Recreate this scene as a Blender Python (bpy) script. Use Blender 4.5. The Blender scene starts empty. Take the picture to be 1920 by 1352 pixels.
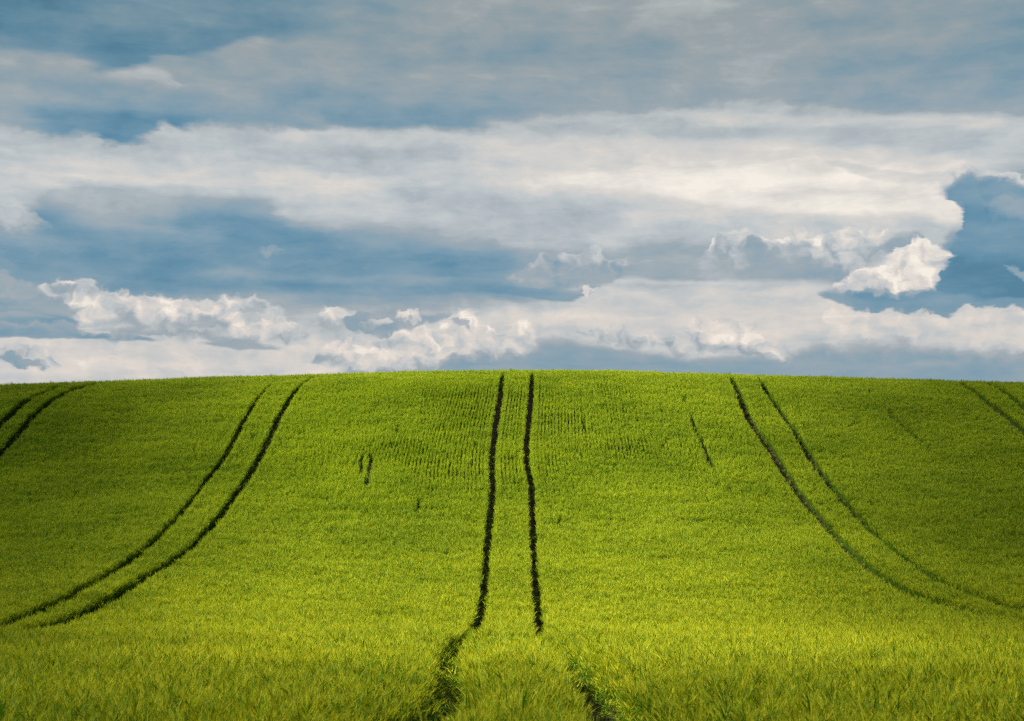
import bpy, math, random
import numpy as np

random.seed(7)
rng = np.random.default_rng(11)
scene = bpy.context.scene
COL = scene.collection
R = math.radians

# ------------------------------------------------------------------ helpers
def link(o):
    COL.objects.link(o); return o

def tag(o, label=None, cat=None, group=None, kind=None):
    if label: o['label'] = label
    if cat: o['category'] = cat
    if group: o['group'] = group
    if kind: o['kind'] = kind
    return o

class NT:
    """small node-tree builder"""
    def __init__(s, tree):
        s.t = tree; s.n = tree.nodes; s.l = tree.links; s.n.clear()
    def node(s, kind, **kw):
        n = s.n.new(kind)
        for k, v in kw.items(): setattr(n, k, v)
        return n
    def put(s, sock, v):
        if v is None: return
        if isinstance(v, bpy.types.NodeSocket): s.l.new(v, sock)
        else: sock.default_value = v
    def math(s, op, a, b=None, c=None, clamp=False):
        n = s.node('ShaderNodeMath', operation=op, use_clamp=clamp)
        s.put(n.inputs[0], a); s.put(n.inputs[1], b); s.put(n.inputs[2], c)
        return n.outputs[0]
    def ramp(s, v, lo, hi, a=0.0, b=1.0, smooth=True):
        n = s.node('ShaderNodeMapRange', interpolation_type='SMOOTHSTEP' if smooth else 'LINEAR')
        s.put(n.inputs[0], v); s.put(n.inputs[1], lo); s.put(n.inputs[2], hi)
        s.put(n.inputs[3], a); s.put(n.inputs[4], b)
        return n.outputs[0]
    def mix(s, f, a, b):          # float mix
        n = s.node('ShaderNodeMix', data_type='FLOAT')
        s.put(n.inputs[0], f); s.put(n.inputs[2], a); s.put(n.inputs[3], b)
        return n.outputs[0]
    def mixc(s, f, a, b, mode='MIX'):
        n = s.node('ShaderNodeMix', data_type='RGBA', blend_type=mode)
        s.put(n.inputs[0], f); s.put(n.inputs[6], a); s.put(n.inputs[7], b)
        return n.outputs[2]
    def noise(s, vec, scale, detail=3, rough=.5, dist=0.0):
        n = s.node('ShaderNodeTexNoise')
        s.put(n.inputs['Vector'], vec)
        n.inputs['Scale'].default_value = scale; n.inputs['Detail'].default_value = detail
        n.inputs['Roughness'].default_value = rough; n.inputs['Distortion'].default_value = dist
        return n
    def xyz(s, x, y, z=0.0):
        n = s.node('ShaderNodeCombineXYZ')
        s.put(n.inputs[0], x); s.put(n.inputs[1], y); s.put(n.inputs[2], z)
        return n.outputs[0]
    def colramp(s, f, stops):
        n = s.node('ShaderNodeValToRGB'); cr = n.color_ramp
        while len(cr.elements) < len(stops): cr.elements.new(.5)
        for e, (p, c) in zip(cr.elements, stops):
            e.position = p; e.color = (*c, 1)
        s.put(n.inputs[0], f); return n.outputs[0]

def lin(r, g, b):
    f = lambda c: (c/255/12.92) if c/255 <= .04045 else ((c/255+.055)/1.055)**2.4
    return (f(r), f(g), f(b))

# ------------------------------------------------------------------ sun and sky
SUN_AZ, SUN_EL = -108, 38        # azimuth from +Y towards +X
SKY_ROWS = [
    (19.22, [0.08, 0.12, 0.22, 0.25, 0.36, 0.42, 0.5, 0.5, 0.58, 0.5, 0.5, 0.48, 0.42]),
    (18.21, [0.06, 0.18, 0.26, 0.2, 0.33, 0.45, 0.48, 0.46, 0.56, 0.48, 0.42, 0.44, 0.38]),
    (17.19, [0.15, 0.18, 0.2, 0.3, 0.42, 0.38, 0.35, 0.35, 0.4, 0.5, 0.5, 0.42, 0.3]),
    (16.16, [0.45, 0.3, 0.45, 0.4, 0.3, 0.48, 0.48, 0.42, 0.45, 0.52, 0.35, 0.35, 0.3]),
    (15.12, [0.38, 0.26, 0.24, 0.26, 0.24, 0.36, 0.36, 0.42, 0.48, 0.48, 0.42, 0.38, 0.34]),
    (14.08, [0.38, 0.22, 0.22, 0.3, 0.32, 0.42, 0.5, 0.62, 0.7, 0.62, 0.52, 0.48, 0.44]),
    (13.02, [0.68, 0.68, 0.7, 0.68, 0.7, 0.75, 0.82, 0.9, 0.95, 0.9, 0.85, 0.78, 0.65]),
    (11.97, [0.7, 0.75, 0.78, 0.8, 0.75, 0.68, 0.8, 0.93, 0.97, 0.97, 0.96, 0.9, 0.3]),
    (10.91, [0.66, 0.55, 0.5, 0.4, 0.7, 0.66, 0.6, 0.66, 0.78, 0.82, 0.8, 0.9, 0.3]),
    (9.84, [0.28, 0.3, 0.22, 0.2, 0.35, 0.45, 0.6, 0.7, 0.6, 0.7, 0.7, 0.6, 0.15]),
    (8.78, [0.25, 0.2, 0.16, 0.35, 0.2, 0.22, 0.3, 0.5, 0.5, 0.5, 0.6, 0.7, 0.1]),
    (7.70, [0.35, 0.3, 0.2, 0.45, 0.28, 0.3, 0.35, 0.72, 0.75, 0.75, 0.45, 0.2, 0.3]),
    (6.63, [0.3, 0.5, 0.6, 0.6, 0.55, 0.6, 0.78, 0.82, 0.83, 0.85, 0.85, 0.82, 0.85]),
    (5.56, [0.75, 0.76, 0.76, 0.74, 0.76, 0.76, 0.6, 0.6, 0.76, 0.72, 0.5, 0.55, 0.6]),
    (4.48, [0.78, 0.8, 0.8, 0.8, 0.74, 0.4, 0.3, 0.35, 0.35, 0.35, 0.35, 0.35, 0.32]),
]
SKY_COLS = [-20.06, -16.93, -13.68, -10.35, -6.94, -3.48, 0.0, 3.48, 6.94, 10.35, 13.68, 16.93, 20.06]
# cloud banks: brightness, opacity, softness of top and bottom edge (deg), edge kind, [(azimuth, top, bottom)] in degrees
CLOUD_BANKS = [
    (0.1, 0.75, 1.08, 0.30, 's', [(-21.4,16.84,16.15),(-18.28,17.05,16.25),(-16.27,17.29,15.82),(-15.05,17.39,16.27),(-13.6,17.49,16.77),(-11.51,17.57,17.16),(-10.45,17.73,17.48)]),
    (0.5, 0.85, 0.22, 1.08, 's', [(-21.37,16.15,15.1),(-20.22,16.22,15.21),(-18.06,16.29,15.48),(-17.06,16.24,15.64),(-16.61,16.11,15.99)]),
    (0.46, 0.9, 0.26, 1.72, 's', [(-16.44,15.73,15.61),(-15.43,16.12,15.4),(-14.41,16.66,14.87),(-12.55,16.84,14.47),(-11.29,17.28,14.33),(-10.55,17.48,14.26),(-9.37,17.21,14.31),(-7.0,17.15,14.6),(-4.39,16.83,15.08),(-1.32,16.36,15.74)]),
    (0.64, 0.85, 0.26, 0.47, 's', [(-16.64,15.71,15.59),(-15.63,16.03,15.55),(-14.61,16.14,15.42),(-13.67,15.76,15.36),(-13.46,15.57,15.53)]),
    (0.56, 0.7, 0.65, 0.43, 's', [(-20.95,14.94,14.36),(-19.01,15.16,14.41),(-17.82,15.02,14.39),(-16.41,14.53,14.33)]),
    (0.14, 0.5, 0.77, 0.77, 's', [(-9.99,15.52,15.11),(-8.71,15.67,14.85),(-7.42,15.72,15.1),(-5.68,15.26,15.05)]),
    (0.12, 0.5, 0.86, 0.34, 's', [(-6.98,15.22,14.29),(-5.24,15.16,14.27),(-2.19,15.0,14.27),(-1.31,14.7,14.59)]),
    (0.05, 0.85, 1.29, 0.43, 's', [(-18.97,13.64,13.24),(-17.19,13.97,12.97),(-16.39,14.09,12.72),(-15.58,14.14,12.81),(-14.77,14.14,13.12),(-13.53,14.11,13.45)]),
    (0.66, 0.92, 0.26, 2.37, 'm', [(-21.29,13.54,11.58),(-20.14,13.6,11.66),(-19.16,13.46,11.73),(-18.17,13.34,11.79),(-17.18,13.43,11.86),(-16.37,13.14,11.91),(-15.16,13.36,11.98),(-14.35,13.86,12.02),(-13.94,14.04,12.04),(-13.32,13.85,12.07),(-12.7,13.99,12.1),(-10.6,14.05,11.98),(-8.68,14.02,12.05),(-6.97,14.22,12.09),(-4.37,14.31,12.36),(-2.19,14.17,12.38),(0.0,14.54,13.02),(3.06,14.83,13.43),(5.24,14.87,13.6),(6.98,14.99,13.77),(9.55,15.17,13.89),(11.67,14.92,13.8),(13.75,14.66,13.69),(16.8,14.38,13.3),(21.3,13.86,12.76)]),
    (0.52, 0.6, 0.39, 0.47, 's', [(-10.59,13.47,13.33),(-7.82,13.49,12.95),(-5.23,13.43,12.97),(-3.05,13.22,13.05)]),
    (0.8, 0.8, 0.43, 0.75, 's', [(-8.68,14.02,13.67),(-5.67,14.18,13.7),(-3.5,14.18,13.74),(0.0,13.97,13.02),(5.23,13.71,12.55),(11.64,13.55,12.56),(15.76,12.86,12.14),(21.25,12.36,11.93)]),
    (0.82, 0.7, 0.30, 0.47, 's', [(-21.22,11.58,11.08),(-18.91,11.66,11.22),(-17.53,11.53,11.39)]),
    (0.84, 0.7, 0.34, 0.56, 's', [(-17.94,12.01,11.81),(-15.33,12.0,11.56),(-12.03,11.96,11.4),(-9.51,12.39,11.22),(-8.66,12.51,10.83),(-7.81,12.39,11.13),(-5.22,12.34,11.71)]),
    (0.82, 0.5, 0.30, 0.43, 's', [(-17.55,12.52,12.28),(-16.55,12.44,12.14),(-15.84,12.26,12.14)]),
    (0.6, 0.75, 0.30, 0.39, 's', [(4.8,14.17,14.03),(10.6,14.09,13.56),(15.77,13.52,12.92),(21.27,12.91,12.17)]),
    (0.78, 0.7, 0.26, 0.30, 's', [(6.97,14.85,14.56),(10.61,14.63,14.15),(14.77,14.34,13.83),(21.29,13.7,13.15)]),
    (0.7, 0.8, 0.11, 0.15, 's', [(12.67,12.68,12.59),(14.11,12.46,11.97),(15.74,12.04,11.64),(17.04,11.82,11.56)]),
    (0.17, 0.8, 0.73, 0.39, 's', [(-18.88,10.44,10.33),(-18.39,10.67,9.76),(-17.1,10.34,9.01),(-14.88,10.04,8.07),(-13.46,10.51,7.6),(-11.59,10.9,7.59),(-9.49,10.72,7.56),(-7.35,9.98,7.96),(-4.34,9.71,8.28),(-0.43,9.2,8.45)]),
    (0.74, 0.75, 0.30, 0.56, 'c', [(-21.19,10.58,9.79),(-19.66,10.73,9.81),(-18.88,10.5,9.83),(-18.36,10.12,9.92)]),
    (0.5, 0.6, 0.43, 0.77, 's', [(-16.9,10.45,10.04),(-15.49,10.4,9.7),(-13.44,9.99,9.58),(-12.41,9.83,9.62)]),
    (0.42, 0.7, 0.30, 0.30, 's', [(-12.38,8.41,8.28),(-11.14,8.61,8.11),(-10.3,8.47,8.26),(-7.76,8.38,8.19),(-3.46,8.33,8.16)]),
    (0.45, 0.6, 0.15, 0.17, 'c', [(-10.23,9.44,9.35),(-9.68,9.54,9.29),(-9.26,9.51,9.3)]),
    (0.4, 0.6, 0.13, 0.22, 's', [(-7.33,8.32,8.07),(-4.33,8.32,7.9),(-1.3,8.24,7.92),(1.95,8.13,7.91)]),
    (0.22, 0.9, 0.26, 0.11, 's', [(-7.75,8.06,7.64),(-3.46,8.08,7.65),(-1.3,8.05,7.7),(0.0,7.96,7.55),(1.3,7.87,7.32),(2.6,7.78,7.23),(3.2,8.01,7.35)]),
    (0.76, 0.9, 0.17, 1.29, 's', [(2.16,7.27,6.63),(3.25,7.8,5.76),(4.76,8.19,5.75),(7.33,8.24,5.73),(10.5,8.13,5.68),(12.88,7.62,5.63)]),
    (0.4, 0.7, 0.86, 0.17, 's', [(4.12,8.97,8.43),(5.2,9.63,8.31),(7.34,9.45,8.2),(9.46,9.08,8.15),(12.81,8.98,7.93),(13.62,8.53,7.7)]),
    (0.78, 0.9, 0.13, 0.86, 'k', [(7.73,9.33,9.12),(8.31,10.08,9.11),(9.06,10.23,8.96),(9.69,10.08,9.07),(10.32,9.77,9.16),(11.05,9.87,9.04),(11.58,10.19,9.02),(12.41,9.99,8.68),(13.24,10.09,8.55),(14.06,10.07,8.73),(14.88,9.97,9.21),(15.19,9.71,9.55)]),
    (0.97, 0.8, 0.97, 0.34, 's', [(7.37,11.87,11.56),(11.19,11.96,10.71),(13.69,11.95,10.5),(15.74,12.04,10.41),(17.13,11.66,10.03),(17.93,10.23,9.9)]),
    (0.34, 0.8, 0.26, 0.26, 'm', [(14.45,9.33,9.21),(14.87,9.56,9.11),(15.48,9.66,9.04),(16.18,9.75,9.36),(16.48,9.69,9.61)]),
    (0.68, 0.8, 0.22, 0.30, 's', [(16.29,9.99,9.66),(16.89,9.96,8.2),(17.48,9.93,9.15),(17.92,9.98,9.78)]),
    (0.07, 1, 0.60, 0.22, 'm', [(16.55,8.31,7.49),(16.86,8.77,7.3),(17.37,9.3,7.24),(17.8,9.95,7.22),(18.01,11.68,7.19),(18.72,11.76,7.14),(21.4,11.26,7.03)]),
    (0.16, 0.95, 0.56, 0.47, 'm', [(17.17,11.55,11.47),(17.53,11.63,10.94),(17.99,11.8,9.98),(18.33,11.88,9.97)]),
    (0.36, 0.6, 0.73, 1.29, 'm', [(17.73,11.82,11.21),(18.91,11.74,10.54),(21.22,11.48,10.19)]),
    (0.85, 0.85, 0.26, 0.43, 'c', [(16.74,12.04,11.58),(17.05,12.19,11.62),(17.74,12.22,11.82),(18.34,12.22,11.94),(19.31,12.03,11.72),(21.23,11.73,11.28)]),
    (0.26, 0.6, 0.86, 0.86, 'm', [(17.48,9.81,8.99),(18.67,10.14,8.73),(21.16,9.79,8.19)]),
    (0.02, 0.6, 0.86, 0.65, 'm', [(16.85,8.61,7.34),(18.63,8.73,7.27),(21.11,8.19,7.15)]),
    (0.5, 0.6, 0.34, 0.43, 'c', [(18.69,10.79,10.71),(19.28,10.91,10.35),(20.43,10.72,10.0),(21.19,10.58,9.79)]),
    (0.5, 0.8, 0.11, 0.13, 'c', [(19.24,8.33,8.25),(19.69,8.31,7.99),(21.12,8.39,7.79)]),
    (0.26, 0.95, 0.22, 0.11, 's', [(12.74,7.62,7.27),(13.6,7.49,6.99),(15.62,7.38,6.64),(17.22,7.28,6.46),(18.59,7.16,6.53),(21.08,7.07,6.71)]),
    (0.12, 0.8, 0.17, 0.17, 's', [(13.4,7.66,7.46),(14.62,7.56,7.21),(16.43,7.44,7.15)]),
    (0.93, 0.97, 0.15, 0.30, 'k', [(12.78,7.93,7.62),(13.41,8.33,7.54),(14.13,8.56,7.58),(14.64,8.66,7.56),(15.22,9.17,7.48),(15.71,9.48,7.46),(16.38,9.62,7.56),(16.83,9.31,7.89),(17.26,9.02,8.9)]),
    (0.62, 0.95, 0.11, 0.26, 'k', [(-0.33,8.5,8.41),(0.54,8.82,8.3),(1.09,9.16,8.26),(1.84,9.33,8.21),(2.5,9.37,8.17),(3.04,9.6,8.16),(3.51,9.44,8.16),(4.01,9.01,8.2),(4.63,9.05,8.75)]),
    (0.42, 0.6, 0.30, 0.17, 's', [(0.87,8.77,8.24),(3.03,8.87,8.16),(4.11,8.65,8.2)]),
    (0.92, 0.7, 0.11, 0.11, 'c', [(2.86,7.8,7.65),(3.12,8.01,7.48),(3.29,8.08,7.91)]),
    (0.2, 0.9, 0.22, 0.09, 's', [(-21.06,6.49,5.53),(-19.92,6.48,5.57),(-17.39,6.5,5.59),(-16.59,6.11,5.58),(-14.78,5.67,5.56)]),
    (0.5, 0.7, 0.09, 0.13, 's', [(-21.06,6.49,6.35),(-19.15,6.59,6.35),(-17.98,6.47,6.35)]),
    (0.5, 0.6, 0.17, 0.30, 'c', [(-20.74,8.22,7.31),(-19.58,8.11,7.06),(-18.8,7.81,7.2)]),
    (0.78, 0.95, 0.19, 0.30, 'k', [(-18.64,7.67,7.59),(-18.06,7.8,7.29),(-17.43,8.05,6.91),(-17.04,8.01,6.24),(-16.67,7.8,5.86),(-15.22,7.48,5.78),(-13.39,7.39,5.74),(-11.32,7.43,5.66),(-10.39,7.5,5.62),(-9.65,7.17,5.67),(-9.22,7.01,5.76),(-8.58,6.3,5.88),(-8.2,6.03,5.93)]),
    (0.42, 0.7, 0.19, 0.26, 'c', [(-17.94,7.7,7.58),(-17.53,7.82,7.39),(-17.19,7.73,7.57)]),
    (0.45, 0.75, 0.30, 0.26, 'c', [(-13.37,6.33,6.16),(-12.76,6.68,6.01),(-12.04,6.74,5.94),(-11.41,6.33,6.12)]),
    (0.5, 0.7, 0.22, 0.26, 'c', [(-11.11,7.01,6.89),(-10.65,7.15,6.69),(-10.17,7.04,6.78)]),
    (0.48, 0.6, 0.30, 0.22, 's', [(-16.79,6.25,6.1),(-15.6,6.47,5.98),(-14.79,6.25,6.08)]),
    (0.4, 0.85, 0.13, 0.11, 's', [(-12.37,5.64,5.56),(-11.3,5.79,5.47),(-9.83,5.58,5.44)]),
    (0.42, 0.8, 0.13, 0.09, 's', [(-16.49,5.99,5.91),(-15.39,6.06,5.82),(-14.48,5.88,5.8)]),
    (0.8, 0.9, 0.11, 0.22, 'k', [(-20.26,5.12,4.61),(-19.69,5.28,4.63),(-19.02,5.46,4.57),(-18.34,5.42,4.58),(-17.79,5.01,4.6)]),
    (0.36, 0.9, 0.17, 0.09, 'c', [(-19.8,4.95,4.71),(-19.11,5.05,4.6),(-18.53,4.97,4.6),(-18.21,4.83,4.67)]),
    (0.34, 0.92, 0.30, 1.29, 's', [(-6.65,4.67,4.03),(-5.16,4.85,3.93),(-3.45,5.12,3.94),(-2.37,5.45,3.94),(-0.22,5.6,3.95),(2.59,5.77,3.94),(3.45,5.59,3.94),(5.59,5.4,3.93),(7.29,5.13,3.92),(10.45,5.13,3.88),(13.56,5.45,3.84),(16.57,5.29,3.78),(21.02,5.15,3.69)]),
    (0.81, 0.92, 0.22, 0.34, 'k', [(-7.72,5.51,4.74),(-6.03,6.0,4.63),(-4.31,6.29,4.69),(-2.81,6.45,4.87),(-2.42,6.88,5.04),(-1.73,7.1,5.13),(-1.19,6.67,5.17),(-0.65,6.31,5.24),(0.54,6.5,5.43),(1.25,6.16,5.77)]),
    (0.32, 0.85, 0.22, 0.22, 'c', [(-6.71,6.63,6.46),(-6.03,6.92,6.13),(-5.39,6.82,6.13),(-4.64,6.53,6.31)]),
    (0.36, 0.8, 0.22, 0.22, 'c', [(-5.61,6.92,6.77),(-4.75,7.04,6.5),(-4.1,6.87,6.44),(-2.81,7.01,6.67)]),
    (0.38, 0.7, 0.13, 0.13, 'c', [(-2.64,6.58,6.5),(-2.25,6.67,6.31),(-1.9,6.59,6.37)]),
    (0.84, 0.95, 0.11, 0.15, 'k', [(-7.99,6.61,6.48),(-7.49,6.96,6.41),(-6.68,7.12,6.59),(-6.42,7.06,6.89)]),
    (0.84, 0.95, 0.11, 0.15, 'k', [(-5.95,6.6,6.47),(-5.5,6.82,6.39),(-4.96,6.78,6.56)]),
    (0.9, 0.95, 0.11, 0.15, 'k', [(-4.58,6.95,6.78),(-4.15,7.09,6.53),(-3.76,6.96,6.62)]),
    (0.8, 0.9, 0.19, 0.26, 'k', [(2.76,6.15,5.98),(3.67,6.32,5.72),(5.17,6.14,5.62),(6.24,6.04,5.42),(7.09,5.77,5.09),(7.83,5.61,5.34)]),
    (0.8, 0.8, 0.47, 0.30, 'k', [(7.31,6.58,5.73),(9.43,6.54,5.19),(10.26,5.89,5.01),(11.04,5.5,5.08)]),
    (0.5, 0.6, 0.17, 0.22, 's', [(15.96,4.68,4.52),(16.76,4.79,4.46),(17.34,4.61,4.49)]),
    (0.82, 0.9, 0.15, 1.18, 'c', [(12.77,7.06,5.63),(14.4,6.84,5.59),(16.41,6.57,5.54),(17.3,6.5,5.51),(17.6,6.82,5.4),(18.77,6.89,5.27),(21.07,6.67,4.99)]),
]

def build_world():
    w = bpy.data.worlds.new("World"); scene.world = w; w.use_nodes = True
    T = NT(w.node_tree)
    tc = T.node('ShaderNodeTexCoord')
    sep = T.node('ShaderNodeSeparateXYZ'); T.l.new(tc.outputs['Generated'], sep.inputs[0])
    x, y, z = sep.outputs
    az = T.math('MULTIPLY', T.math('ARCTAN2', x, y), 180/math.pi)
    el = T.math('MULTIPLY', T.math('ARCSINE', z), 180/math.pi)

    # air movement: long horizontal drifts, and billows
    pst = T.xyz(T.math('MULTIPLY', az, .16), T.math('MULTIPLY', el, .75), 1.3)
    ns = T.noise(pst, 1.0, 5, .55)
    s1 = T.node('ShaderNodeSeparateColor'); T.l.new(ns.outputs['Color'], s1.inputs[0])
    pc = T.xyz(T.math('MULTIPLY', az, 1.0), T.math('MULTIPLY', el, 1.25), 4.7)
    nc = T.noise(pc, 1.07, 7, .515)
    s2 = T.node('ShaderNodeSeparateColor'); T.l.new(nc.outputs['Color'], s2.inputs[0])
    a_s = T.math('MULTIPLY_ADD', T.math('SUBTRACT', s1.outputs[0], .5), 3.2, az)
    e_s0 = T.math('MULTIPLY_ADD', T.math('SUBTRACT', s1.outputs[1], .5), .85, el)
    e_s = T.math('MULTIPLY_ADD', T.math('SUBTRACT', s2.outputs[1], .5), .22, e_s0)
    a_c = T.math('MULTIPLY_ADD', T.math('SUBTRACT', s2.outputs[0], .5), 1.25, az)
    e_c = T.math('MULTIPLY_ADD', T.math('SUBTRACT', s2.outputs[1], .5), 1.1, el)
    vo = T.node('ShaderNodeTexVoronoi', voronoi_dimensions='2D', feature='F1')
    T.put(vo.inputs['Vector'], T.xyz(T.math('MULTIPLY', a_c, 1.0), T.math('MULTIPLY', e_c, 1.3)))
    vo.inputs['Scale'].default_value = 1.7; vo.inputs['Detail'].default_value = 2.0; vo.inputs['Roughness'].default_value = .5
    lobe = T.math('SUBTRACT', vo.outputs['Distance'], .42)          # rounded cauliflower heads
    e_c = T.math('MULTIPLY_ADD', lobe, .22, e_c)
    AZ0, AZW, ELW = -26.0, 52.0, 24.0
    a_m = T.math('MULTIPLY_ADD', T.math('SUBTRACT', a_c, az), .3, a_s)
    e_m = T.math('MULTIPLY_ADD', T.math('SUBTRACT', e_c, el), .3, e_s)
    un = {k: T.math('DIVIDE', T.math('SUBTRACT', v, AZ0), AZW) for k, v in (('s', a_s), ('c', a_c), ('m', a_m))}
    ev = {'s': e_s, 'c': e_c, 'm': e_m}

    def curve(u, pts):            # pts: (azimuth, value 0..1)
        n = T.node('ShaderNodeFloatCurve'); c = n.mapping.curves[0]
        pts = sorted(((a-AZ0)/AZW, v) for a, v in pts)
        c.points[0].location = pts[0]; c.points[1].location = pts[-1]
        for p in pts[1:-1]: c.points.new(*p)
        for p in c.points: p.handle_type = 'AUTO_CLAMPED'
        n.mapping.extend = 'HORIZONTAL'; n.mapping.update()
        T.put(n.inputs['Value'], u); return n.outputs[0]

    # broad brightness of the cloud cover, row by row
    t = None; prev_e = None
    for e, row in SKY_ROWS:
        v = curve(un['s'], list(zip(SKY_COLS, row)))
        t = v if t is None else T.mix(T.ramp(ev['s'], prev_e, e), t, v)
        prev_e = e
    # single banks and cumulus
    relief = T.ramp(el, 11.0, 8.0, .08, .2)
    for val, op, st, sb, kind, pts in CLOUD_BANKS:
        pts = list(pts)
        a0, a1 = pts[0], pts[-1]
        ext = 1.1 if kind == 's' else .35
        if a0[0] > -20.2: pts.insert(0, (a0[0]-ext, (a0[1]+a0[2])/2-.2, (a0[1]+a0[2])/2+.2))
        if a1[0] < 20.2: pts.append((a1[0]+ext, (a1[1]+a1[2])/2-.2, (a1[1]+a1[2])/2+.2))
        k2 = 'c' if kind == 'k' else kind
        top = curve(un[k2], [(p[0], p[1]/ELW) for p in pts])
        bot = curve(un[k2], [(p[0], p[2]/ELW) for p in pts])
        st, sb = (st*1.35, sb*1.35) if kind in 'sm' else (st*1.25, sb*1.3)
        m1 = T.ramp(T.math('MULTIPLY_ADD', top, ELW, T.math('MULTIPLY', ev[k2], -1)), -st/2, st/2)
        hgt = T.math('MULTIPLY_ADD', bot, -ELW, ev[k2])
        m2 = T.ramp(hgt, -sb/2, sb/2, 0, op)
        m = T.math('MULTIPLY', m1, m2)
        if kind == 'k':           # cumulus: greyer towards its base
            t = T.mix(m, t, T.ramp(hgt, 0, .8, val-.2, val))
        else: t = T.mix(m, t, val)
        relief = T.mix(m, relief, {'s': .06, 'm': .12, 'c': .3, 'k': .9}[kind])

    # streaks and fine billow relief (brighter towards the sun)
    pst2 = T.xyz(T.math('MULTIPLY', az, .3), T.math('MULTIPLY', e_s0, 1.6), 9.1)
    n2 = T.noise(pst2, 1.0, 6, .6)
    t = T.math('MULTIPLY_ADD', T.math('SUBTRACT', n2.outputs['Fac'], .5), .28, t)
    n3 = T.noise(T.xyz(T.math('MULTIPLY', a_s, .55), T.math('MULTIPLY', e_s0, 4.2), 5.5), 1.0, 4, .6)
    t = T.math('MULTIPLY_ADD', T.math('SUBTRACT', n3.outputs['Fac'], .5), .09, t)
    n4 = T.noise(T.xyz(T.math('MULTIPLY', a_m, .55), T.math('MULTIPLY', e_m, 1.15), 7.7), 1.0, 5, .5)
    t = T.math('MULTIPLY_ADD', T.math('SUBTRACT', n4.outputs['Fac'], .5), .36, t)
    def rn(da, de, sc):
        p = T.xyz(T.math('ADD', a_c, da), T.math('MULTIPLY', T.math('ADD', e_c, de), 1.25), 2.2)
        v = T.node('ShaderNodeTexVoronoi', voronoi_dimensions='2D', feature='SMOOTH_F1')
        T.put(v.inputs['Vector'], p); v.inputs['Scale'].default_value = 1.5; v.inputs['Smoothness'].default_value = .35
        v.inputs['Detail'].default_value = 1.5; v.inputs['Roughness'].default_value = .45
        return T.math('MULTIPLY_ADD', v.outputs['Distance'], -.17, T.noise(p, sc, 5, .5).outputs['Fac'])
    rel = T.math('SUBTRACT', rn(-.28, -.3, .95), rn(0, 0, .95))
    rel = T.math('MULTIPLY', rel, relief)
    t = T.math('MULTIPLY_ADD', rel, T.ramp(t, .2, .6, .3, 1.0), t)

    # the rest of the sky dome: broken cover
    pg = T.node('ShaderNodeVectorMath', operation='MULTIPLY')
    T.l.new(tc.outputs['Generated'], pg.inputs[0]); pg.inputs[1].default_value = (2.2, 2.2, 6.0)
    ng = T.noise(pg.outputs[0], 1.0, 5, .55)
    tg = T.ramp(ng.outputs['Fac'], .36, .66, .1, .8)
    side = T.ramp(T.math('ABSOLUTE', az), 20.5, 25.0)
    up = T.ramp(el, 19.3, 24.0)
    t = T.mix(T.math('MAXIMUM', side, up), t, tg)

    t = T.math('ADD', t, 0.0, clamp=True)
    colr = T.colramp(t, [(0, lin(76, 124, 151)), (.12, lin(98, 142, 167)), (.3, lin(131, 160, 178)), (.5, lin(161, 173, 181)),
                         (.68, lin(190, 197, 201)), (.84, lin(217, 213, 208)), (1, lin(244, 238, 228))])
    warm = T.mixc(T.ramp(el, 11.0, 5.0, 0, 1), (1, 1, 1, 1), (1.03, .99, .965, 1))
    grey = T.mixc(T.ramp(el, 12.0, 18.5, 0, 1.0), (1, 1, 1, 1), (.88, .87, .835, 1))
    colr = T.mixc(1.0, T.mixc(1.0, colr, warm, 'MULTIPLY'), grey, 'MULTIPLY')

    sky = T.node('ShaderNodeTexSky', sky_type='NISHITA', sun_disc=False, sun_elevation=R(SUN_EL), sun_rotation=R(SUN_AZ),
                 altitude=200, air_density=1.0, dust_density=1.0, ozone_density=1.5)
    b1 = T.node('ShaderNodeBackground'); T.l.new(sky.outputs[0], b1.inputs[0]); b1.inputs[1].default_value = .05
    b2 = T.node('ShaderNodeBackground'); T.l.new(colr, b2.inputs[0]); b2.inputs[1].default_value = .364
    ms = T.node('ShaderNodeMixShader')
    T.put(ms.inputs[0], T.ramp(t, 0.0, .35, .93, 1.0)); T.l.new(b1.outputs[0], ms.inputs[1]); T.l.new(b2.outputs[0], ms.inputs[2])
    out = T.node('ShaderNodeOutputWorld'); T.l.new(ms.outputs[0], out.inputs[0])
    w.cycles.sampling_method = 'MANUAL'; w.cycles.sample_map_resolution = 512

build_world()
sun = bpy.data.lights.new('sun', 'SUN'); sun.energy = 5.0; sun.angle = R(.6); sun.color = (1, .93, .80)
so = link(bpy.data.objects.new('sun', sun))
so.rotation_euler = (R(90-SUN_EL), 0, R(180-SUN_AZ))   # points away from the sun's place in the sky
so.location = (-60, -30, 80)

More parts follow.
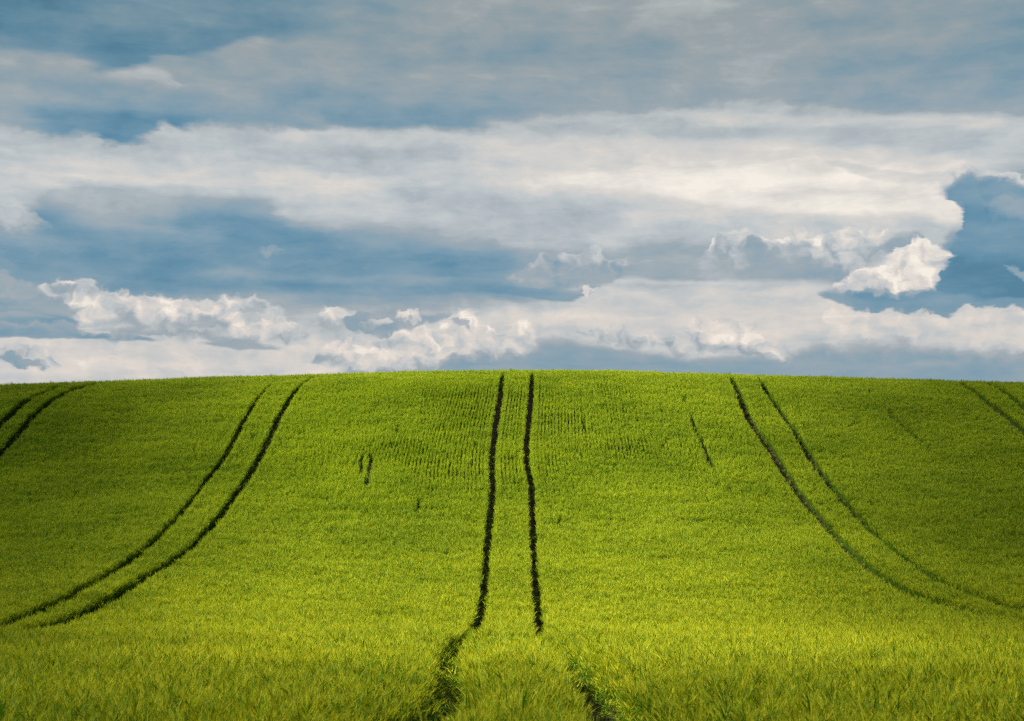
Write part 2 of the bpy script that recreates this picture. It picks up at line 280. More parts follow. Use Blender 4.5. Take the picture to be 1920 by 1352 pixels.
# ------------------------------------------------------------------ terrain: a dip, then a convex hill in front of the camera
CROP_H = .72
PROF = [(-400,6),(-60,2.6),(-20,.4),(0,-1.1),(12.5,-2.05),(18.7,-2.45),(27,-3.1),(33,-3.55),(39,-3.97),(42.5,-4.1),(49,-4.0),(56,-3.34),
        (63,-2.35),(70,-.8),(76,.82),(85,3.79),(90,5.5),(95,7.0),(99,7.85),(103,8.2),(108,8.2),(115,7.7),(140,4),(200,-4),(500,-12),(2500,-14)]
_py = np.array([p[0] for p in PROF], float); _pz = np.array([p[1] for p in PROF], float)
_h = np.diff(_py); _d = np.diff(_pz)/_h
_m = np.zeros(len(PROF)); _m[1:-1] = (_d[:-1]*_h[1:]+_d[1:]*_h[:-1])/(_h[1:]+_h[:-1]); _m[0] = _d[0]; _m[-1] = _d[-1]
def canopy(X, Y):
    """height of the crop's top surface"""
    X = np.asarray(X, float); Yc = np.clip(np.asarray(Y, float), _py[0], _py[-1]-1e-3)
    i = np.clip(np.searchsorted(_py, Yc, side='right')-1, 0, len(PROF)-2); t = (Yc-_py[i])/_h[i]
    p = (2*t**3-3*t*t+1)*_pz[i]+(t**3-2*t*t+t)*_h[i]*_m[i]+(-2*t**3+3*t*t)*_pz[i+1]+(t**3-t*t)*_h[i]*_m[i+1]
    s = np.clip((Yc-40)/55, 0, 1); s = s*s*(3-2*s); Xc = np.clip(X, -90, 90)
    return p-np.where(X < 0, 1., .88)*(np.sqrt(Xc*Xc+64)-8)/28*s
def ground_z(X, Y): return canopy(X, Y)-CROP_H

def mesh_np(name, verts, faces_flat, counts, mats=(), face_mat=None, smooth=False):
    me = bpy.data.meshes.new(name)
    nv, nf = len(verts), len(counts)
    me.vertices.add(nv); me.vertices.foreach_set('co', np.asarray(verts, np.float32).ravel())
    me.loops.add(len(faces_flat)); me.loops.foreach_set('vertex_index', np.asarray(faces_flat, np.int32))
    me.polygons.add(nf)
    starts = np.concatenate([[0], np.cumsum(counts)[:-1]]).astype(np.int32)
    me.polygons.foreach_set('loop_start', starts)
    for m in mats: me.materials.append(m)
    if face_mat is not None: me.polygons.foreach_set('material_index', np.asarray(face_mat, np.int32))
    if smooth: me.polygons.foreach_set('use_smooth', np.ones(nf, bool))
    me.update(calc_edges=True); me.validate()
    return me

def grid_mesh(name, xs, ys, zf, mat):
    XX, YY = np.meshgrid(xs, ys); ZZ = zf(XX, YY)
    v = np.stack([XX.ravel(), YY.ravel(), ZZ.ravel()], 1)
    nx, ny = len(xs), len(ys)
    i = (np.arange(ny-1)[:, None]*nx+np.arange(nx-1)[None, :]).ravel()
    f = np.stack([i, i+1, i+nx+1, i+nx], 1)
    return mesh_np(name, v, f.ravel(), np.full(len(f), 4), [mat], smooth=True)

# ------------------------------------------------------------------ materials
def soil_material(name, base, dark, green_outside=False):
    m = bpy.data.materials.new(name); m.use_nodes = True; T = NT(m.node_tree)
    g = T.node('ShaderNodeNewGeometry'); p = g.outputs['Position']
    n1 = T.noise(p, 3.0, 6, .65); n2 = T.noise(p, 30.0, 4, .6)
    f = T.ramp(n1.outputs['Fac'], .35, .65)
    c = T.mixc(f, (*dark, 1), (*base, 1))
    c = T.mixc(T.ramp(n2.outputs['Fac'], .6, .72, 0, .6), c, (base[0]*1.9, base[1]*1.8, base[2]*1.7, 1))
    if green_outside:   # past the modelled plants the sheet carries a low green cover
        s = T.node('ShaderNodeSeparateXYZ'); T.l.new(p, s.inputs[0])
        ax = T.math('ABSOLUTE', s.outputs[0])
        edge = T.math('MULTIPLY_ADD', s.outputs[1], .38, 8.0)
        o = T.ramp(T.math('SUBTRACT', ax, edge), -1.5, .5)
        o = T.math('MAXIMUM', o, T.ramp(s.outputs[1], 112, 116))
        o = T.math('MAXIMUM', o, T.ramp(s.outputs[1], 3.0, 1.0))
        gn = T.noise(p, 8.0, 5, .7)
        gc = T.mixc(T.ramp(gn.outputs['Fac'], .3, .7), (.03, .055, .006, 1), (.12, .16, .014, 1))
        c = T.mixc(o, c, gc)
    b = T.node('ShaderNodeBsdfPrincipled'); T.l.new(c, b.inputs['Base Color']); b.inputs['Roughness'].default_value = .95
    b.inputs['Specular IOR Level'].default_value = .2
    bp = T.node('ShaderNodeBump'); bp.inputs['Strength'].default_value = .8; bp.inputs['Distance'].default_value = .05
    T.l.new(n2.outputs['Fac'], bp.inputs['Height']); T.l.new(bp.outputs[0], b.inputs['Normal'])
    out = T.node('ShaderNodeOutputMaterial'); T.l.new(b.outputs[0], out.inputs[0])
    return m

def plant_material(name, c0, c1, transl, tcol, rough=.6, spec=.14, ripe=None):
    m = bpy.data.materials.new(name); m.use_nodes = True; T = NT(m.node_tree)
    g = T.node('ShaderNodeNewGeometry'); p = g.outputs['Position']
    oi = T.node('ShaderNodeObjectInfo')
    big = T.noise(p, .16, 3, .55)                     # patches of better and poorer growth across the field
    mp = T.node('ShaderNodeMapping'); mp.inputs['Scale'].default_value = (.35, 1.5, .6); T.l.new(p, mp.inputs[0])
    mid = T.noise(mp.outputs[0], 1.0, 3, .6)
    f = T.math('MULTIPLY_ADD', T.math('SUBTRACT', big.outputs['Fac'], .5), 1.5, .5)
    f = T.math('MULTIPLY_ADD', T.math('SUBTRACT', mid.outputs['Fac'], .5), 1.4, f)
    f = T.math('MULTIPLY_ADD', T.math('SUBTRACT', oi.outputs['Random'], .5), .75, f)
    fine = T.noise(p, 22.0, 1, .5)
    f = T.math('MULTIPLY_ADD', T.math('SUBTRACT', fine.outputs['Fac'], .5), 1.3, f, clamp=True)
    c = T.mixc(f, (*c0, 1), (*c1, 1))
    if ripe:      # the crop in the dip and in front of it is further on than on the hill
        sp = T.node('ShaderNodeSeparateXYZ'); T.l.new(p, sp.inputs[0])
        yy = T.math('MULTIPLY_ADD', T.math('SUBTRACT', big.outputs['Fac'], .5), 20, sp.outputs[1])
        c = T.mixc(T.ramp(yy, 78, 28), c, T.mixc(1.0, c, (*ripe, 1), 'MULTIPLY'))
    b = T.node('ShaderNodeBsdfPrincipled'); T.l.new(c, b.inputs['Base Color'])
    b.inputs['Roughness'].default_value = rough; b.inputs['Specular IOR Level'].default_value = spec
    tr = T.node('ShaderNodeBsdfTranslucent'); T.l.new(T.mixc(1.0, c, (*tcol, 1), 'MULTIPLY'), tr.inputs[0])
    mx = T.node('ShaderNodeMixShader'); mx.inputs[0].default_value = transl
    T.l.new(b.outputs[0], mx.inputs[1]); T.l.new(tr.outputs[0], mx.inputs[2])
    out = T.node('ShaderNodeOutputMaterial'); T.l.new(mx.outputs[0], out.inputs[0])
    return m

M_SOIL = soil_material('field_soil', (.075, .05, .03), (.035, .024, .015), True)
M_TRACK = soil_material('wheel_track_soil', (.075, .048, .028), (.035, .023, .015))
M_LEAF = plant_material('wheat_leaf', (.045,.12,.005), (.16,.27,.010), .38, (1.5, 1.7, .6), ripe=(1.12, 1.03, .85))
M_EAR = plant_material('wheat_ear', (.19,.27,.010), (.38,.43,.020), .25, (1.6, 1.5, .6), ripe=(1.22, 1.06, .8))
M_STEM = plant_material('wheat_stem', (.045, .085, .010), (.08, .13, .016), .2, (1.3, 1.5, .6))

# ------------------------------------------------------------------ ground
fine_x = np.arange(-60, 60.1, 1.0); fine_y = np.arange(0, 130.1, .5)
far = np.array([70, 85, 110, 150, 220, 350, 600, 1000, 1600, 2500.])
xs = np.concatenate([-far[::-1], fine_x, far])
ys = np.concatenate([-far[::-1]*1.0, np.array([-60, -45, -30, -20, -12, -6, -3.]), fine_y, np.array([135, 142, 150, 165, 180, 200, 230, 280, 350, 500, 800, 1500, 2500.])])
ground = link(bpy.data.objects.new('ground', grid_mesh('ground', xs, ys, ground_z, M_SOIL)))
tag(ground, 'brown soil of the rolling field beneath the green crop', 'ground', kind='structure')

# ------------------------------------------------------------------ wheel tracks (X, Y along the ground) and missed drill rows
TRACKS = {
 'cL': [(-.66,99),(-.66,96.9),(-.75,90.8),(-.96,85),(-1.09,79),(-1.07,75.6),(-.99,73.5),(-1,69),(-1.08,63),(-1.04,57.2),(-1.03,51.5),(-1.01,47.7),(-1.05,43.6),(-1.2,40.4),(-1.42,37.6),(-1.37,32.4),(-1.15,26),(-.9,20.8),(-.73,17.7),(-.75,15.7),(-.86,14.1),(-.99,12.8),(-1.1,8),(-1.1,3)],
 'cR': [(1.45,100),(1.39,97.5),(1.23,90.8),(.99,85),(.82,80.9),(.81,77),(1.02,73.5),(.96,68),(.91,59.6),(.88,52.7),(.86,46.2),(.75,40.4),(.61,36.8),(.98,31.1),(1.13,23.6),(1.11,19.4),(1.12,16.9),(1.11,15.1),(1.06,12.8),(1,8),(1,3)],
 'lO': [(-16.1,99),(-16.23,96),(-16.37,93.7),(-16.43,91.1),(-16.26,85),(-16,79.9),(-16.14,75.8),(-15.97,71.3),(-15.9,68.8),(-15.9,64.7),(-15.83,60.8),(-15.78,55.9),(-15.76,51.2),(-15.68,47.5),(-15.33,43.1),(-15.3,36),(-15.3,28)],
 'lI': [(-13.8,100),(-13.99,97.4),(-14.27,93.7),(-14.32,88.7),(-14.12,83.8),(-14.03,79.7),(-13.97,74.8),(-13.95,71.2),(-13.9,66.6),(-13.94,62.4),(-14.01,58.9),(-14.1,55.8),(-14.11,51.7),(-14.14,49.2),(-13.87,44.6),(-13.87,41.6),(-13.9,39.1),(-13.9,32)],
 'llI': [(-28.3,104),(-28.8,102),(-29.05,100.4),(-29.5,96.9),(-30.03,94.1),(-30.05,90),(-29.55,84.8),(-29.22,81.3),(-29.3,70),(-29.3,60)],
 'llO': [(-31,102),(-31.1,98.5),(-31.37,96),(-31.77,94),(-31.58,89.5),(-31.39,87.2),(-31.3,75),(-31.3,65)],
 'rI': [(15.3,99),(15.07,96.6),(14.61,90.5),(14.42,86.4),(14.68,81.7),(14.63,76.7),(14.62,73.2),(14.61,67.6),(14.53,63.5),(14.37,59.4),(14.3,55.8),(14.36,52.3),(14.72,50.2),(15.15,48.1),(15.77,45.3),(16.3,41),(16.4,35)],
 'rO': [(17.3,100),(17.1,97.8),(16.73,92.8),(16.67,88.8),(16.77,84.4),(16.63,79.4),(16.55,73.8),(16.53,68.2),(16.37,64.6),(16.45,62.2),(16.29,57.7),(16.27,54.1),(16.63,51.5),(17.02,47.8),(17.3,42),(17.3,36)],
 'rrI': [(31.4,100),(31.19,97.6),(30.86,92.4),(30.87,88.5),(30.8,85.6),(30.8,75),(30.8,66)],
 'rrO': [(33.4,100),(33.27,97.3),(32.96,93.4),(32.77,91),(32.8,80),(32.8,70)]}
#            half width of the opening at (Y, w) knots
WIDTH = {
 'cL': [(3,.34),(15,.34),(20,.28),(27,.27),(37,.30),(43,.23),(60,.215),(90,.22),(99,.2)],
 'cR': [(3,.38),(17,.38),(22,.34),(28,.27),(34,.08),(36.2,.10),(38,.21),(44,.23),(60,.215),(90,.22),(100,.2)],
 'lO': [(28,.3),(38,.46),(50,.40),(65,.26),(72,.22),(80,.23),(90,.20),(94,.13),(99,.04)],
 'lI': [(32,.3),(36,.55),(42,.58),(48,.44),(60,.31),(70,.28),(90,.24),(97,.20),(100,.15)],
 'llI': [(60,.36),(80,.36),(92,.36),(98,.5),(103,.5)],
 'llO': [(65,.35),(88,.40),(95,.42),(102,.4)],
 'rI': [(35,.3),(41,.50),(47,.52),(56,.42),(62,.36),(80,.34),(90,.30),(97,.26)],
 'rO': [(36,.3),(43,.46),(52,.40),(62,.30),(80,.29),(92,.28),(99,.22)],
 'rrI': [(66,.3),(86,.38),(98,.42)],
 'rrO': [(70,.25),(91,.36),(98,.4)]}
LBL = {
 'cL': 'left-hand tractor wheel track running straight up the middle of the field and bending at its foot',
 'cR': 'right-hand tractor wheel track running straight up the middle of the field, ending abruptly at the dip',
 'lO': 'narrower outer wheel track of the pair curving down to the left edge',
 'lI': 'bold inner wheel track of the pair curving down to the left edge',
 'llI': 'lower wheel track cutting across the top left corner of the field',
 'llO': 'uppermost short wheel track in the top left corner of the field',
 'rI': 'darker inner wheel track of the pair bending away down to the right',
 'rO': 'fainter outer wheel track of the pair bending away down to the right',
 'rrI': 'short wheel track near the crest at the far right edge',
 'rrO': 'faintest short track in the top right corner of the field'}
def width_at(k, Y):
    a = np.array(WIDTH[k]); return np.interp(Y, a[:, 0], a[:, 1])
def path_x(pts, Y):
    a = np.array(sorted(pts, key=lambda p: p[1])); 
    # soften the corners of the surveyed line a little
    return sum(np.interp(Y+d, a[:, 1], a[:, 0]) for d in (-1.2, -.6, 0, .6, 1.2))/5
for k, pts in TRACKS.items():
    y0, y1 = min(p[1] for p in pts), max(p[1] for p in pts)
    Y = np.arange(y0, y1+.01, .5); X = path_x(pts, Y); w = .2+width_at(k, Y)
    cols = np.linspace(-1, 1, 5); V = []
    for c in cols:
        xx = X+c*w; V.append(np.stack([xx, Y, ground_z(xx, Y)+.012-.0*abs(c)], 1))
    V = np.stack(V, 1).reshape(-1, 3); n = len(Y)
    i = (np.arange(n-1)[:, None]*5+np.arange(4)[None, :]).ravel()
    f = np.stack([i, i+1, i+6, i+5], 1)
    o = link(bpy.data.objects.new('wheel_track', mesh_np('wheel_track', V, f.ravel(), np.full(len(f), 4), [M_TRACK], smooth=True)))
    tag(o, LBL[k], 'wheel track', 'tractor wheel tracks through the crop', 'structure')

GAPS = [  # (half width, points)
 (.10, [(-7.88,79.8),(-7.59,76.3),(-7.47,72.8)]), (.05, [(-8.36,79.8),(-8.03,75.3)]),
 (0.0, [(4.55,96),(4.5,93.1),(4.24,86.2),(4.25,81),(4.26,79.1)]), (.04, [(4.62,79.6),(4.61,77.5)]),
 (.065, [(10.87,88.3),(10.92,84.5),(10.85,79.4),(10.94,76)]), (.09, [(-4.59,71.1),(-4.54,67.6)]),
 (.06, [(4.74,69.1),(4.58,66.1)]), (.06, [(11.01,67.4),(10.96,65.4)]),
 (.13, [(23.7,90.8),(23.57,86.1),(23.76,83.4),(23.9,80.6)]), (.08, [(17.6,86.7),(17.5,85),(17.55,83.4)]),
 (.10, [(23.99,95.6),(23.55,92.9)]), (-.02, [(-2.18,82.9),(-1.98,79),(-1.93,76.1)]), (.04, [(-9.6,66),(-9.3,62)]),
 (.05, [(4.1,67.5),(4.05,65.8)]), (.05, [(4.35,63.5),(4.3,61.8)])]

# ------------------------------------------------------------------ wheat plants
def ribbon(path, widths, side):
    """strip along path; side = unit vector(s) across"""
    L, Rr = [], []
    for p, w, s in zip(path, widths, side):
        L.append(p-s*w/2); Rr.append(p+s*w/2)
    return L, Rr

def make_clump(idx, rg, nt=7, lx=.11, ly=.13):
    V = []; F = []; C = []; MI = []
    def strip(path, widths, side, mat):
        L, Rr = ribbon(path, widths, side); b = len(V)
        for l, r in zip(L, Rr): V.append(l); V.append(r)
        for k in range(len(path)-1):
            F.extend([b+2*k, b+2*k+1, b+2*k+3, b+2*k+2]); C.append(4); MI.append(mat)
    def tri(a, b_, c, mat):
        b = len(V); V.extend([a, b_, c]); F.extend([b, b+1, b+2]); C.append(3); MI.append(mat)
    for k in range(nt):
        bx = rg.uniform(-lx/2, lx/2)*.8; by = rg.uniform(-ly/2, ly/2)
        base = np.array([bx, by, 0.])
        h = CROP_H*rg.uniform(.80, 1.07)
        la = rg.uniform(0, 2*math.pi); lm = rg.uniform(0, .13)
        lean = np.array([math.cos(la)*lm+.035, math.sin(la)*lm, 0])     # wind from the left
        def at(t): return base+lean*(t**1.7)+np.array([0, 0, h*t])
        sa = rg.uniform(0, math.pi); sd = np.array([math.cos(sa), math.sin(sa), 0])
        strip([at(0), at(.5), at(.88)], [.005, .004, .003], [sd]*3, 2)
        # leaves
        for j in range(rg.integers(3, 5)):
            t0 = rg.uniform(.42, .86); a = rg.uniform(0, 2*math.pi)
            d = np.array([math.cos(a), math.sin(a), 0]); s = np.array([-d[1], d[0], 0])
            Ln = rg.uniform(.13, .23); up = rg.uniform(.9, 1.5); droop = rg.uniform(.2, 1.5)
            p = at(t0); path = [p]; ang = up; n = 4
            for q in range(n):
                p = p+(d*math.cos(ang)+np.array([0, 0, math.sin(ang)]))*(Ln/n)
                ang -= droop/n*(1+q*.5); path.append(p)
            tw = rg.uniform(-.5, .5)
            sides = []
            for q in range(n+1):
                sv = s*math.cos(tw*q/2)+np.array([0, 0, 1])*math.sin(tw*q/2); sides.append(sv/np.linalg.norm(sv))
            w = rg.uniform(.010, .016)
            strip(path, [w*.6, w, w*.9, w*.6, .001], sides, 0)
        # ear with awns, nodding
        if rg.random() < .93:
            p0 = at(.88); a = la+rg.normal()*.7
            d = np.array([math.cos(a), math.sin(a), 0]); ang = rg.uniform(.75, 1.4); el = rg.uniform(.065, .095)
            path = [p0]; p = p0
            for q in range(3):
                p = p+(d*math.cos(ang)+np.array([0, 0, math.sin(ang)]))*(el/3); ang -= rg.uniform(.05, .25); path.append(p)
            s = np.array([-d[1], d[0], 0]); u = np.array([0, 0, 1])
            nrm = d*math.sin(ang)*-1+u*math.cos(ang)
            strip(path, [.006, .017, .015, .005], [s]*4, 1)
            strip(path, [.006, .013, .012, .004], [nrm/np.linalg.norm(nrm)]*4, 1)
            ax = (path[3]-path[0]); ax /= np.linalg.norm(ax)
            for q in range(8):
                f0 = rg.uniform(.1, 1.0); o = path[0]+(path[3]-path[0])*f0
                dv = ax+s*rg.uniform(-.3, .3)+nrm*rg.uniform(-.25, .3); dv /= np.linalg.norm(dv)
                Lw = rg.uniform(.08, .13)
                sv = np.cross(dv, np.array([rg.normal(), rg.normal(), rg.normal()])); sv /= np.linalg.norm(sv)
                tri(o-sv*.0024, o+sv*.0024, o+dv*Lw, 1)
    me = mesh_np('wheat_clump', np.array(V), F, C, [M_LEAF, M_EAR, M_STEM], MI)
    return bpy.data.objects.new('wheat_clump', me)

NV = 12
clumps = bpy.data.collections.new('wheat_clumps')     # instance sources only, not linked to the scene itself
for i in range(NV):
    o = make_clump(i, np.random.default_rng(100+i)); o.name = 'wheat_clump_%02d' % i
    clumps.objects.link(o)

# ---- where the plants stand: drill rows along Y, following the driver's wobble
def fbm(X, Y, sx, sy, seed, octaves=4):
    """cheap value noise, -1..1"""
    r = np.random.default_rng(seed); out = np.zeros_like(X); amp = 1.; tot = 0
    tab = r.uniform(-1, 1, (256, 256))
    for o in range(octaves):
        x = X/sx*2**o+37.1*o; y = Y/sy*2**o+11.7*o
        xi = np.floor(x).astype(int); yi = np.floor(y).astype(int); fx = x-xi; fy = y-yi
        fx = fx*fx*(3-2*fx); fy = fy*fy*(3-2*fy)
        g = lambda a, b: tab[a % 256, b % 256]
        v = (g(xi, yi)*(1-fx)+g(xi+1, yi)*fx)*(1-fy)+(g(xi, yi+1)*(1-fx)+g(xi+1, yi+1)*fx)*fy
        out += v*amp; tot += amp; amp *= .55
    return out/tot*1.6
ROW, STEP = .10, .125
def wobble(Y):
    c = (path_x(TRACKS['cL'], Y)+path_x(TRACKS['cR'], Y))/2
    return c
Ys = np.arange(3, 113, STEP); rows = np.arange(-540, 541)
RI, YY = np.meshgrid(rows, Ys)
YY = YY+rng.uniform(-.06, .06, YY.shape)
RX = RI*ROW
def row_show(X, Y):      # how clearly the drill rows stand apart: best on the upper middle of the slope, in broken runs
    a = np.clip((Y-58)/18, 0, 1)*np.clip((99-Y)/6, 0, 1)*np.clip(1.4-np.abs(X-1)/20, 0, 1)
    return a*np.clip(.73+.25*fbm(X, Y, 3.5, 5, 51, 3), .5, .84)
rwy = row_show(RX, YY)
RX = RX+np.where(RI % 2 == 0, .046, -.046)*rwy
XX = RX+wobble(YY)*np.clip((YY-30)/20, .3, 1)+rng.normal(0, .012, YY.shape)
XX, YY = XX.ravel(), YY.ravel()
keep = np.abs(XX) < .38*YY+7
XX, YY = XX[keep], YY[keep]
# jitter sideways grows away from the well-lined rows at the top middle, where the photo shows the drill lines
rowiness = row_show(XX, YY)
XX = XX+rng.uniform(-.055, .055, XX.shape)*(1-.9*rowiness)
edge = np.full(XX.shape, 9.); push = np.zeros(XX.shape)
ok = np.ones(XX.shape, bool)
for k, pts in TRACKS.items():
    y0, y1 = min(p[1] for p in pts), max(p[1] for p in pts)
    inn = (YY > y0) & (YY < y1)
    tx = path_x(pts, YY); w = width_at(k, YY)+.02+.014*fbm(XX*0+ord(k[0])*3.7+len(k), YY, 1, .7, 5)
    dx = XX-tx; ok &= ~(inn & (np.abs(dx) < w+.045))
    near = inn & (np.abs(dx) < w+.45) & (np.abs(dx) >= w)
    edge = np.where(near, np.minimum(edge, np.abs(dx)-w), edge)
    push = np.where(near, np.sign(dx)*np.clip(.14-(np.abs(dx)-w), 0, .14), push)
for w, pts in GAPS:
    y0, y1 = min(p[1] for p in pts), max(p[1] for p in pts)
    tx = path_x(pts, YY); taper = np.clip(np.minimum(YY-y0, y1-YY)/1.2, 0, 1)
    ok &= ~((YY > y0) & (YY < y1) & (np.abs(XX-tx) < (w+.05)*taper))
# thin places: short broken runs of missing plants
thin = fbm(XX, YY, .45, 2.6, 21, 3)
ok &= ~((thin > .98) & (rng.random(XX.shape) < .7))
XX, YY, rowiness = XX[ok], YY[ok], rowiness[ok]
edge = edge[ok]
low = .24*np.clip(1-edge/.4, 0, 1)*np.clip((42-YY)/8, 0, 1)
# a few low, crushed plants inside the tracks
for k, pts in TRACKS.items():
    y0, y1 = min(p[1] for p in pts), max(p[1] for p in pts)
    ye = rng.uniform(y0, min(y1, 112), int((y1-y0)*7)); ye = ye[rng.random(len(ye)) < np.where(ye < 42, 1., np.where((ye > 82) & (ye < 94) & (len(k) == 2) & (k[0] == 'c'), .12, .8))]
    sdn = np.where(rng.random(len(ye)) < .5, -1, 1)
    xe = path_x(pts, ye)+sdn*width_at(k, ye)*rng.uniform(.35, 1., len(ye))
    XX = np.concatenate([XX, xe]); YY = np.concatenate([YY, ye]); rowiness = np.concatenate([rowiness, np.zeros(len(ye))])
    low = np.concatenate([low, np.where(ye < 42, rng.uniform(.35, .7, len(ye)), rng.uniform(.5, .78, len(ye)))])
# plants standing in line along both sides of every wheel track
for k, pts in TRACKS.items():
    y0, y1 = min(p[1] for p in pts), max(p[1] for p in pts)
    for sd in (-1, 1):
        for off in (.035, .095):
            ye = np.arange(y0+.1, min(y1, 112), .085)+rng.uniform(-.03, .03, len(np.arange(y0+.1, min(y1, 112), .085)))
            w = width_at(k, ye)+.02+.014*fbm(ye*0+ord(k[0])*3.7+len(k), ye, 1, .7, 5)
            xe = path_x(pts, ye)+sd*(w+off+rng.uniform(-.015, .015, len(ye)))
            XX = np.concatenate([XX, xe]); YY = np.concatenate([YY, ye])
            rowiness = np.concatenate([rowiness, np.full(len(ye), .5)])
            low = np.concatenate([low, .2*np.clip((43-ye)/8, 0, 1)*(1 if off < .05 else .5)+rng.uniform(0, .10, len(ye))])
N = len(XX)
growth = fbm(XX, YY, 7, 4.5, 3, 4)*.10+fbm(XX, YY, 1.9, .7, 4, 3)*.075
hs = 1+growth+rng.normal(0, 1, N)*(.085+.03*np.clip((45-YY)/15, 0, 1))+.05*fbm(XX, YY, .22, .22, 8, 2)-low
# drilled lines: hollow between the rows where they show
ZZ = ground_z(XX, YY)
near_cam = np.clip((45-YY)/20, 0, 1)
rot = np.zeros((N, 3)); rot[:, 2] = rng.integers(0, 2, N)*math.pi+rng.normal(0, .25, N)*(1-.7*rowiness)
rot[:, 2] = np.where(rowiness < .3, rng.uniform(0, 2*math.pi, N), rot[:, 2])
rot[:, 0] = rng.normal(0, .10, N); rot[:, 1] = rng.normal(0, .10, N)*(1-.85*rowiness)
scl = np.stack([np.ones(N)*(1-.7*rowiness), np.ones(N), hs], 1)
print('wheat clumps', N)
me = bpy.data.meshes.new('wheat_crop'); me.vertices.add(N)
me.vertices.foreach_set('co', np.stack([XX, YY, ZZ], 1).astype(np.float32).ravel())
for nm, arr in (('rot', rot), ('scl', scl)):
    a = me.attributes.new(nm, 'FLOAT_VECTOR', 'POINT'); a.data.foreach_set('vector', arr.astype(np.float32).ravel())
a = me.attributes.new('pick', 'INT', 'POINT'); a.data.foreach_set('value', rng.integers(0, NV, N).astype(np.int32))
crop = link(bpy.data.objects.new('wheat_crop', me))
tag(crop, 'young green wheat or barley covering the whole hillside', 'crop', kind='stuff')

gt = bpy.data.node_groups.new('crop_instances', 'GeometryNodeTree')
gt.interface.new_socket('Geometry', in_out='INPUT', socket_type='NodeSocketGeometry')
gt.interface.new_socket('Geometry', in_out='OUTPUT', socket_type='NodeSocketGeometry')
gn = gt.nodes; gl = gt.links
gi = gn.new('NodeGroupInput'); go = gn.new('NodeGroupOutput')
m2p = gn.new('GeometryNodeMeshToPoints'); gl.new(gi.outputs[0], m2p.inputs[0])
ci = gn.new('GeometryNodeCollectionInfo'); ci.inputs['Collection'].default_value = clumps
ci.inputs['Separate Children'].default_value = True; ci.inputs['Reset Children'].default_value = True
iop = gn.new('GeometryNodeInstanceOnPoints'); gl.new(m2p.outputs[0], iop.inputs['Points'])
gl.new(ci.outputs[0], iop.inputs['Instance']); iop.inputs['Pick Instance'].default_value = True
def attr(nm, ty):
    n = gn.new('GeometryNodeInputNamedAttribute'); n.data_type = ty; n.inputs['Name'].default_value = nm; return n.outputs['Attribute']
gl.new(attr('pick', 'INT'), iop.inputs['Instance Index'])
gl.new(attr('rot', 'FLOAT_VECTOR'), iop.inputs['Rotation']); gl.new(attr('scl', 'FLOAT_VECTOR'), iop.inputs['Scale'])
gl.new(iop.outputs[0], go.inputs[0])
crop.modifiers.new('crop', 'NODES').node_group = gt

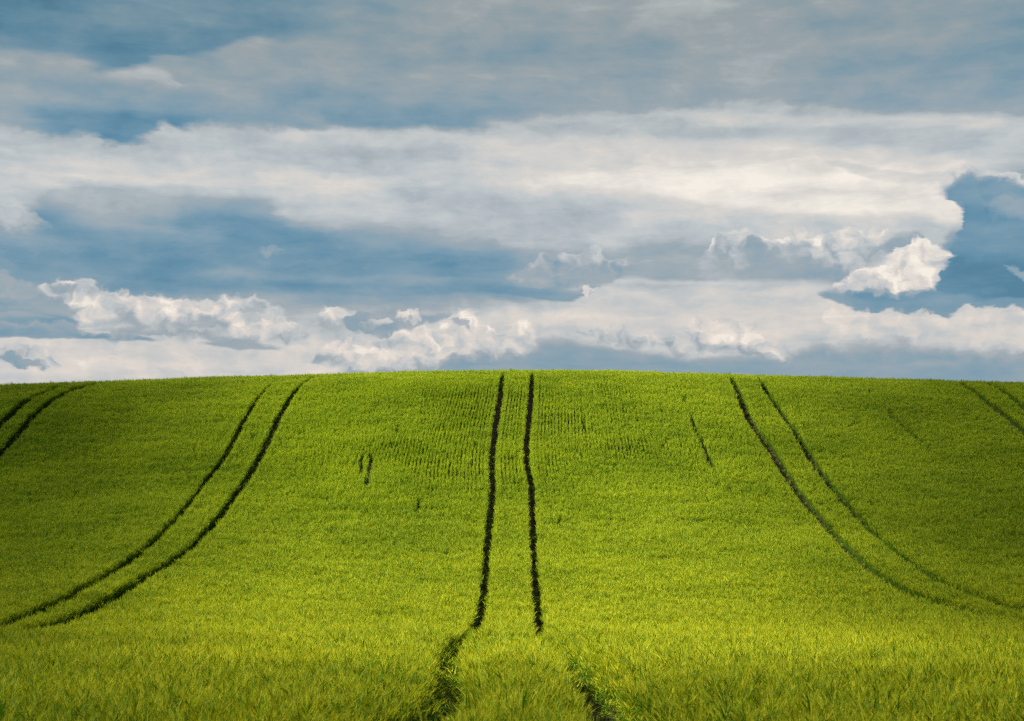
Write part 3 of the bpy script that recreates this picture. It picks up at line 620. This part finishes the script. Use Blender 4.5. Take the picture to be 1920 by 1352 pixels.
# ------------------------------------------------------------------ added cloud out of view, shaped to shade the field's edges and foreground
def build_shade_cloud():
    H = 300.0; S = np.array([math.sin(R(SUN_AZ))*math.cos(R(SUN_EL)), math.cos(R(SUN_AZ))*math.cos(R(SUN_EL)), math.sin(R(SUN_EL))])
    gx = np.arange(-110, 110.1, 2.0); gy = np.arange(-60, 150.1, 2.0); X, Y = np.meshgrid(gx, gy)
    Z = canopy(X, Y)
    k = np.abs(X+1)/np.maximum(Y+14, 8)
    sm = lambda v, a, b: (lambda q: q*q*(3-2*q))(np.clip((v-a)/(b-a), 0, 1))
    tau = 1.6*sm(k, .09, .38)
    tau = np.maximum(tau, 1.3*sm(-Y, -27, -10))
    tau = tau*(1+.38*fbm(X, Y, 17, 17, 31, 4))+.06*np.clip(fbm(X, Y, 22, 16, 33, 3), 0, 1)
    rim = np.minimum(np.minimum(X+110, 110-X), np.minimum(Y+60, 150-Y))
    tau = np.clip(tau, 0, 2)*sm(rim, 0, 30)
    thick = tau*7.0+.02
    U = X+(H-Z)*S[0]/S[2]; V = Y+(H-Z)*S[1]/S[2]
    bump = 1.5*fbm(X, Y, 9, 9, 35, 4)
    mid = np.full_like(X, H)+bump*sm(thick, .5, 3)
    ny, nx = X.shape
    top = np.stack([U.ravel(), V.ravel(), (mid+thick*.62).ravel()], 1); bot = np.stack([U.ravel(), V.ravel(), (mid-thick*.38).ravel()], 1)
    i = (np.arange(ny-1)[:, None]*nx+np.arange(nx-1)[None, :]).ravel(); n = nx*ny
    ft = np.stack([i, i+1, i+nx+1, i+nx], 1); fb = np.stack([i, i+nx, i+nx+1, i+1], 1)+n
    ring = np.concatenate([np.arange(nx), np.arange(1, ny)*nx+nx-1, (ny-1)*nx+np.arange(nx-2, -1, -1), np.arange(ny-2, 0, -1)*nx])
    r2 = np.roll(ring, -1); fs = np.stack([ring, ring+n, r2+n, r2], 1)
    f = np.concatenate([ft, fb, fs])
    m = bpy.data.materials.new('shade_cloud_vapour'); m.use_nodes = True; T = NT(m.node_tree)
    pv = T.node('ShaderNodeVolumePrincipled'); pv.inputs['Color'].default_value = (.95, .95, .95, 1)
    pv.inputs['Density'].default_value = S[2]/7.0; pv.inputs['Anisotropy'].default_value = .4
    out = T.node('ShaderNodeOutputMaterial'); T.l.new(pv.outputs[0], out.inputs['Volume'])
    o = link(bpy.data.objects.new('cloud', mesh_np('cloud', np.concatenate([top, bot]), f.ravel(), np.full(len(f), 4), [m], smooth=True)))
    tag(o, 'added clouds out of view overhead, shaped to shade the field edges', 'cloud', kind='structure')
build_shade_cloud()

# ------------------------------------------------------------------ camera and picture
cam = bpy.data.cameras.new('camera'); cam.sensor_width = 36; cam.lens = 50; cam.clip_end = 6000; cam.clip_start = .1
cam.dof.use_dof = True; cam.dof.focus_distance = 68; cam.dof.aperture_fstop = 4.0
co = link(bpy.data.objects.new('camera', cam)); co.location = (0, 0, 0); co.rotation_euler = (R(95), 0, 0)
scene.camera = co
vs = scene.view_settings; vs.view_transform = 'Standard'; vs.look = 'None'; vs.gamma = 1; vs.exposure = 1.46
scene.render.film_transparent = False
scene.cycles.max_bounces = 5; scene.cycles.diffuse_bounces = 3; scene.cycles.glossy_bounces = 2
scene.cycles.transmission_bounces = 3; scene.cycles.transparent_max_bounces = 4
scene.cycles.sample_clamp_indirect = 6
scene.cycles.use_denoising = False; scene.cycles.filter_width = 1.2
